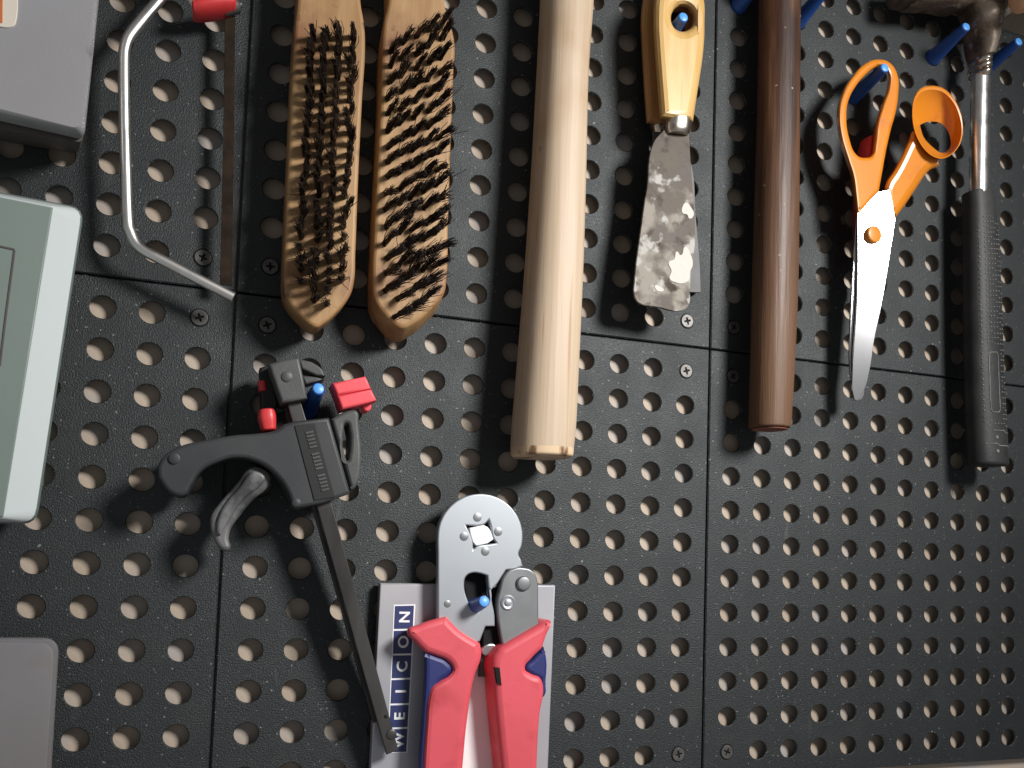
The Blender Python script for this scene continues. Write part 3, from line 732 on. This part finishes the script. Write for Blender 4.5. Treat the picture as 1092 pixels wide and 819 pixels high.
# ------------------------------------------------------------------ tan handle end above the hammer
o = Geo().add(loft([(1074, -90, 1120, -90, 48, 11), (1073.5, -40, 1118, -40, 48, 11), (1074, -14, 1118, -12, 48, 11), (1077, -2, 1114, 0, 48, 10), (1082, 6, 1110, 8, 48, 7.5), (1089, 9.5, 1104, 10.5, 48, 3)], r1=.4)).build('wooden_handle', M['tan'], None, origin=at(1096, 9, 48))
tag(o, 'rounded tan wooden handle end at the top right corner in front of the hammer head', 'tool handle')

# ------------------------------------------------------------------ bar clamp
t = thing('bar_clamp', 'dark one-handed bar clamp with red pads and a worn trigger on a blue peg', 'clamp', at(320, 540, 0))
body = [(188.5, 477), (222, 468.5), (252.6, 463.5), (273, 462), (293.6, 458.5), (303, 452, 's'), (314, 449, 's'), (351, 445, 's'), (356, 462, 's'), (373.5, 524, 's'), (372, 527, 's'), (345, 536.7, 's'), (320, 542, 's'), (311.5, 539, 's'), (306.4, 524), (293.6, 506), (275.6, 493), (252.6, 488), (232, 493), (214, 503), (204, 518), (197, 528), (186, 528), (173.5, 517), (168, 503), (173, 488)]
win = [(316, 456, 's'), (334.5, 453, 's'), (354.5, 528, 's'), (336.5, 532, 's')]
Geo().add(slab(body, 9, 30.5, 1.6)).build('body', M['clamp'], t)
g = Geo().add(slab([(314, 454, 's'), (336, 451, 's'), (357, 530, 's'), (335, 534, 's')], 26, 31, .3), 0)
for k in range(17):      # raised strokes of worn-away lettering on the label strip
    if k in (5, 11): continue
    f = k / 16
    u = 329.5 + 17 * f; v = 461.5 + 61 * f
    g.add(slab([(u - 3.9, v - .6, 's'), (u + 4.2, v - 2.4, 's'), (u + 4.8, v - .2, 's'), (u - 3.3, v + 1.6, 's')], 30.8, 31.4, .1), 1)
g.build('label_strip', [M['clamp_deep'], M['clamp_light']], t)
Geo().add(rivet(186, 489, 31, 2.2, .5)).build('rivet', M['clamp'], t)
Geo().add(rivet(316, 536, 31, 1.8, .5)).build('rivet', M['clamp'], t)
# side lever ring on the right
Geo().add(slab([(353, 447, 's'), (363, 441), (373, 437), (381, 438), (383, 450), (383.5, 510), (379, 520), (374.5, 523, 's')], 10, 26, 1.5,
               [[(369.5, 451), (373, 459), (374, 472), (372.5, 485), (370, 491), (367, 483), (366, 470), (367, 458)]])).build('side_lever', M['clamp_light'], t)
# bar: front flange, web and rear flange
def bar_piece(off, w, d0, d1):
    return slab([(307 + off, 425, 's'), (307 + off + w, 421, 's'), (424.5 + off * .9, 800, 's'), (424.5 - w * .9 + off * .9, 804.5, 's')], d0, d1, .4)
zt, zb = at(330, 530, 20).z, at(418, 800, 12).z
lean = lambda v: max(0, min(1.1, (zt - v.z) / (zt - zb))) * 10.5
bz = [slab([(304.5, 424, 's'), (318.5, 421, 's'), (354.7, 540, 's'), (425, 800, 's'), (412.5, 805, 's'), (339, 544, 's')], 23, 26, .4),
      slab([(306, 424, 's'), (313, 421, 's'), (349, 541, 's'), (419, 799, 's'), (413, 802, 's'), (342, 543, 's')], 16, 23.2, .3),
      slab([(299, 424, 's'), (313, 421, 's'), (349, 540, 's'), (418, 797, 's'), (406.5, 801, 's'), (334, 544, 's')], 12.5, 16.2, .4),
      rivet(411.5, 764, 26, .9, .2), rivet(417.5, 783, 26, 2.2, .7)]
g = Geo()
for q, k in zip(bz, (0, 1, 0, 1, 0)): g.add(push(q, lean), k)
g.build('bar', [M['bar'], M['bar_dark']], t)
# fixed jaw with its slotted arm
g = Geo().add(slab([(286.5, 388, 's'), (303, 383), (319, 381, 's'), (324, 404, 's'), (328, 425, 's'), (300.5, 430, 's')], 10, 31, 1.2))
g.add(slab([(318, 382, 's'), (333, 386, 's'), (343, 393), (347, 401, 's'), (338, 400.5, 's'), (322, 393.5, 's')], 12, 25, .8))
g.add(slab([(322, 400, 's'), (338, 402, 's'), (346, 404.5, 's'), (326, 410, 's')], 14, 25, .8))
g.build('fixed_jaw', M['clamp_light'], t)
Geo().add(rivet(306, 401.5, 31, 2.3, .7)).build('rivet', M['clamp_light'], t)
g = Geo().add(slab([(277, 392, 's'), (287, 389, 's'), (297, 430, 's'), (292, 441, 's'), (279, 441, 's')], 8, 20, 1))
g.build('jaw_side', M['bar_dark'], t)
Geo().add(loft([(275, 440, 293, 438.5, 22, 5), (274.5, 447, 294.5, 445, 22, 5.5), (277.5, 458, 294.5, 456.5, 22, 5)], sub=3, ex=3, r0=1, r1=1)).build('release_button', M['red'], t)
Geo().add(loft([(274.5, 408, 283.5, 407, 18, 3), (275.5, 417, 284.5, 416, 18, 3)], sub=2, ex=3, r0=.5, r1=.5)).build('jaw_pad', M['red'], t)
g = Geo().add(slab([(354.5, 408.5, 's'), (390, 401, 's'), (396, 414.5, 's'), (360, 421.5, 's')], 14, 29, 1)).add(slab([(360, 421.8, 's'), (396, 414.8, 's'), (402, 427, 's'), (386, 431.5, 's'), (365, 436.5, 's')], 14, 29, 1))
g.add(slab([(386, 430, 's'), (397, 428, 's'), (394, 438), (388, 437)], 12, 22, .8))
g.build('jaw_pad', M['red_pad'], t)
g = Geo().add(slab([(268, 498), (277, 498), (289, 507), (289.5, 511), (284.5, 521), (271, 532), (256, 550), (247, 563), (244, 574), (246, 585), (241, 588), (236, 586), (228, 574), (224, 556), (226, 547), (234, 536.5), (252, 516)], 11, 25, 1.8))
g.add(slab([(268, 503), (276, 503), (283, 509), (279, 517), (262, 531), (246, 552), (238, 566), (234, 571), (231, 560), (234, 548), (243, 533), (256, 518)], 24, 26.8, 1.2))
g.build('trigger', M['trigger'], t)

# ------------------------------------------------------------------ silver card behind the pliers
t = thing('silver_card', 'silver package card with a strip of lettered navy squares, behind the crimping pliers', 'package', at(495, 815, 0))
Geo().add(slab([(405.5, 622, 's'), (592.5, 624, 's'), (583, 860, 's'), (393, 862, 's')], 1.5, 7, .8)).build('card', M['silver'], t)
Geo().add(slab([(500, 716), (524, 713), (548, 760), (556, 840, 's'), (482, 840, 's'), (492, 770)], 6.8, 7.15, .05)).build('painted_glare_area', M['white'], t)  # lamp glare between the handles, painted white onto the card
def strip(f, x):     # f 0..1 down the strip, x 0..1 across
    return (420 + (-7.0) * f + 23 * x - 1.5 * f * x, 645 + 158 * f - .5 * x)
def cell(f0, f1, x0, x1, d0, d1): return slab([(*strip(f0, x0), 's'), (*strip(f0, x1), 's'), (*strip(f1, x1), 's'), (*strip(f1, x0), 's')], d0, d1, .03)
g = Geo().add(cell(0, 1, 0, 1, 6.9, 7.12), 0)
YS = [0, 26.5, 53, 79, 106, 131.5, 158]
for i in range(6):
    g.add(cell((YS[i] + 1.3) / 158, (YS[i + 1] - .8) / 158, .06, .94, 7.1, 7.3), 1)
for i, ch in enumerate('NOCIEW'):
    fc = bpy.data.curves.new('tmp', 'FONT'); fc.body = ch; fc.size = 1; fc.align_x = 'CENTER'; fc.align_y = 'CENTER'; fc.extrude = .008; fc.offset = .022; fc.resolution_u = 4
    ob = bpy.data.objects.new('tmp', fc); COL.objects.link(ob)
    dg = bpy.context.evaluated_depsgraph_get(); dg.update()
    me = bpy.data.meshes.new_from_object(ob.evaluated_get(dg))
    xs = [v.co.x for v in me.vertices]; ys = [v.co.y for v in me.vertices]
    mx, my = (min(xs) + max(xs)) / 2, (min(ys) + max(ys)) / 2
    c = at(*strip((YS[i] + YS[i + 1]) / 316, .52), 7.3)
    up = (at(*strip(.4, .5), 7.3) - at(*strip(.6, .5), 7.3)).normalized()      # reading direction, up the strip
    rt = up.cross(OUT); rt = rt if rt.x > 0 else -rt
    sz = .0070
    vs = []
    for v in me.vertices:
        a, b = (v.co.x - mx) * sz * 1.05, (v.co.y - my) * sz
        vs.append(c + up * a - rt * b + OUT * ((v.co.z + .008) * sz))
    g.add((vs, [tuple(p.vertices) for p in me.polygons]), 0)
    bpy.data.objects.remove(ob); bpy.data.curves.remove(fc); bpy.data.meshes.remove(me)
g.build('lettered_squares', [M['white'], M['navy']], t, smooth=None)

# ------------------------------------------------------------------ crimping pliers
t = thing('crimping_pliers', 'red and navy handled crimping pliers with a round steel head', 'pliers', at(515, 660, 0))
arc = [(512.3 + 45.4 * math.cos(a), 572 - 45.4 * math.sin(a)) for a in [math.radians(q) for q in range(-25, 181, 12)]]
plate = arc + [(467, 590, 's'), (467, 672, 's'), (490, 690, 's'), (512, 684, 's'), (515, 676), (518, 668, 's'), (528, 668, 's'), (527.5, 655), (525, 642), (523.5, 630, 's'), (531, 622, 's'), (540, 608, 's'), (558, 604, 's'), (556, 597, 's')]
opening = [(495.5, 620), (498, 614), (504, 611), (512, 611.5), (520, 614, 's'), (521, 624), (522.5, 638), (520, 645, 's'), (516, 647), (510, 652), (504, 650), (500, 643)]
star = [(497, 560, 's'), (509, 561, 's'), (517, 559), (521.5, 554.5, 's'), (523.5, 561), (525.5, 573), (529.5, 579, 's'), (520.5, 580.5), (510, 582), (505, 585.5, 's'), (504.5, 579), (500.5, 567)]
Geo().add(slab(plate, 12, 16.5, .7, [opening, star])).build('head_plate', M['crimp'], t)
Geo().add(slab([(494, 555), (521, 553), (531, 580), (505, 588)], 10, 12.5, .2), 0).add(slab([(501, 563, 's'), (516, 560, 's'), (521, 563), (526.5, 575, 's'), (520, 579.5, 's'), (508, 582, 's'), (504.5, 578, 's'), (501.5, 568)], 12, 16.1, .4), 1).build('crimping_die', [M['black'], M['white']], t)  # die face coloured white in place of the shine on its metal
for u, v in ((509, 551.6), (531, 567), (517.4, 588), (494.7, 572)):
    Geo().add(rivet(u, v, 16.4, 2.1, .35), 0).build('pin', M['crimp_dark'], t)
Geo().add(rivet(477, 644, 16.4, 1.7, .3)).build('pin', M['crimp_dark'], t)
# dark inner mechanism
g = Geo().add(slab([(493, 606, 's'), (545, 606, 's'), (546, 690, 's'), (512, 700, 's'), (500, 655, 's')], 7.8, 9, .3), 0)
g.add(bar_path([(520, 613.5, 14), (526, 616, 14), (533, 622, 14)], 1.2, 2.4), 0)
g.add(slab([(515.5, 669, 's'), (532, 669, 's'), (534, 690, 's'), (515, 690, 's')], 8.5, 13, .5), 0)
g.build('link_plates', [M['black']], t)
Geo().add(slab([(521, 616), (525, 617.5), (530.5, 621.5), (527, 627)], 10, 14, .4)).build('spring_end', M['steel'], t)
Geo().add(slab([(514, 692), (529, 687.5), (530.5, 694), (524, 699), (515.5, 698)], 9, 14, .8), 0).add(slab([(513, 699, 's'), (528, 699, 's'), (528, 722, 's'), (511, 722, 's')], 8, 11, .5), 1).build('ratchet_link', [M['steel'], M['clamp_light']], t)
Geo().add(slab([(533.5, 628), (538, 614), (546.5, 606.8), (558.5, 605.3), (568.5, 609), (573, 617.5), (574.3, 640), (574.5, 668, 's'), (545, 690, 's'), (536.5, 690, 's'), (533.5, 675), (530.5, 645)], 13, 18, .8)).build('jaw_plate', M['crimp_dark'], t)
Geo().add(turn(at(557.7, 622, 17.9), OUT, [(-1, 3.6), (1.0, 3.6), (1.8, 3.0), (2.0, 2.0)], 24)).build('rivet', M['crimp_dark'], t)
Geo().add(turn(at(541.5, 642.5, 17.9), OUT, [(-1, 3.6), (.5, 3.6), (.9, 3.0), (.5, 2.4), (.5, 1.7), (1.1, 1.6), (1.3, 1.0)], 24)).build('rivet', M['crimp'], t)
# handles
lr = [(435, 673), (446.7, 666.5), (462, 661), (475.5, 657.5, 's'), (490, 672), (512, 686, 's'), (513.5, 699), (506, 722), (499, 763), (493.6, 817), (490, 862, 's'), (449, 862, 's'), (450.8, 817), (453.5, 775), (457, 742), (461, 732), (468, 727), (479, 720), (482.5, 714), (477, 705), (466, 700), (454, 696, 's'), (443, 685)]
lb = [(452.5, 694, 's'), (466, 699), (477, 704), (483.5, 714), (479, 721), (470, 727, 's'), (463, 760), (460, 862, 's'), (445, 862, 's'), (446.5, 817), (449.5, 770), (452.5, 722)]
rr_ = [(585, 662), (575, 668), (559.5, 677), (534, 692, 's'), (527.5, 704), (528.7, 732), (533, 783), (536.5, 817), (540, 862, 's'), (574, 862, 's'), (574.5, 817), (577.5, 763), (581.5, 733), (578, 723), (568.5, 719), (562, 713), (568, 704), (580, 692, 's'), (584.5, 678), (589, 667), (589, 662)]
rb = [(581, 690, 's'), (569, 703), (560.5, 713), (568, 720.5), (577, 726), (577, 745), (582, 742), (583, 728), (584, 705)]
hl = Geo().add(slab(lr, 7.5, 22.5, 3, hug=.8)).build('handle', M['red_grip'], t)
Geo().add(slab(lb, 7.2, 20.8, 2.5, hug=.9)).build('handle_inlay', M['navy_grip'], hl)
hr = Geo().add(slab(rr_, 7.5, 22.5, 3, shear=(-.1, 0))).build('handle', M['red_grip'], t)
Geo().add(slab(rb, 7.2, 20.8, 2.0)).build('handle_inlay', M['navy_grip'], hr)
Geo().add(slab([(527.5, 712, 's'), (533, 712, 's'), (535, 731, 's'), (530, 729, 's')], 20.5, 22.9, .2)).build('slot', M['black'], hr)
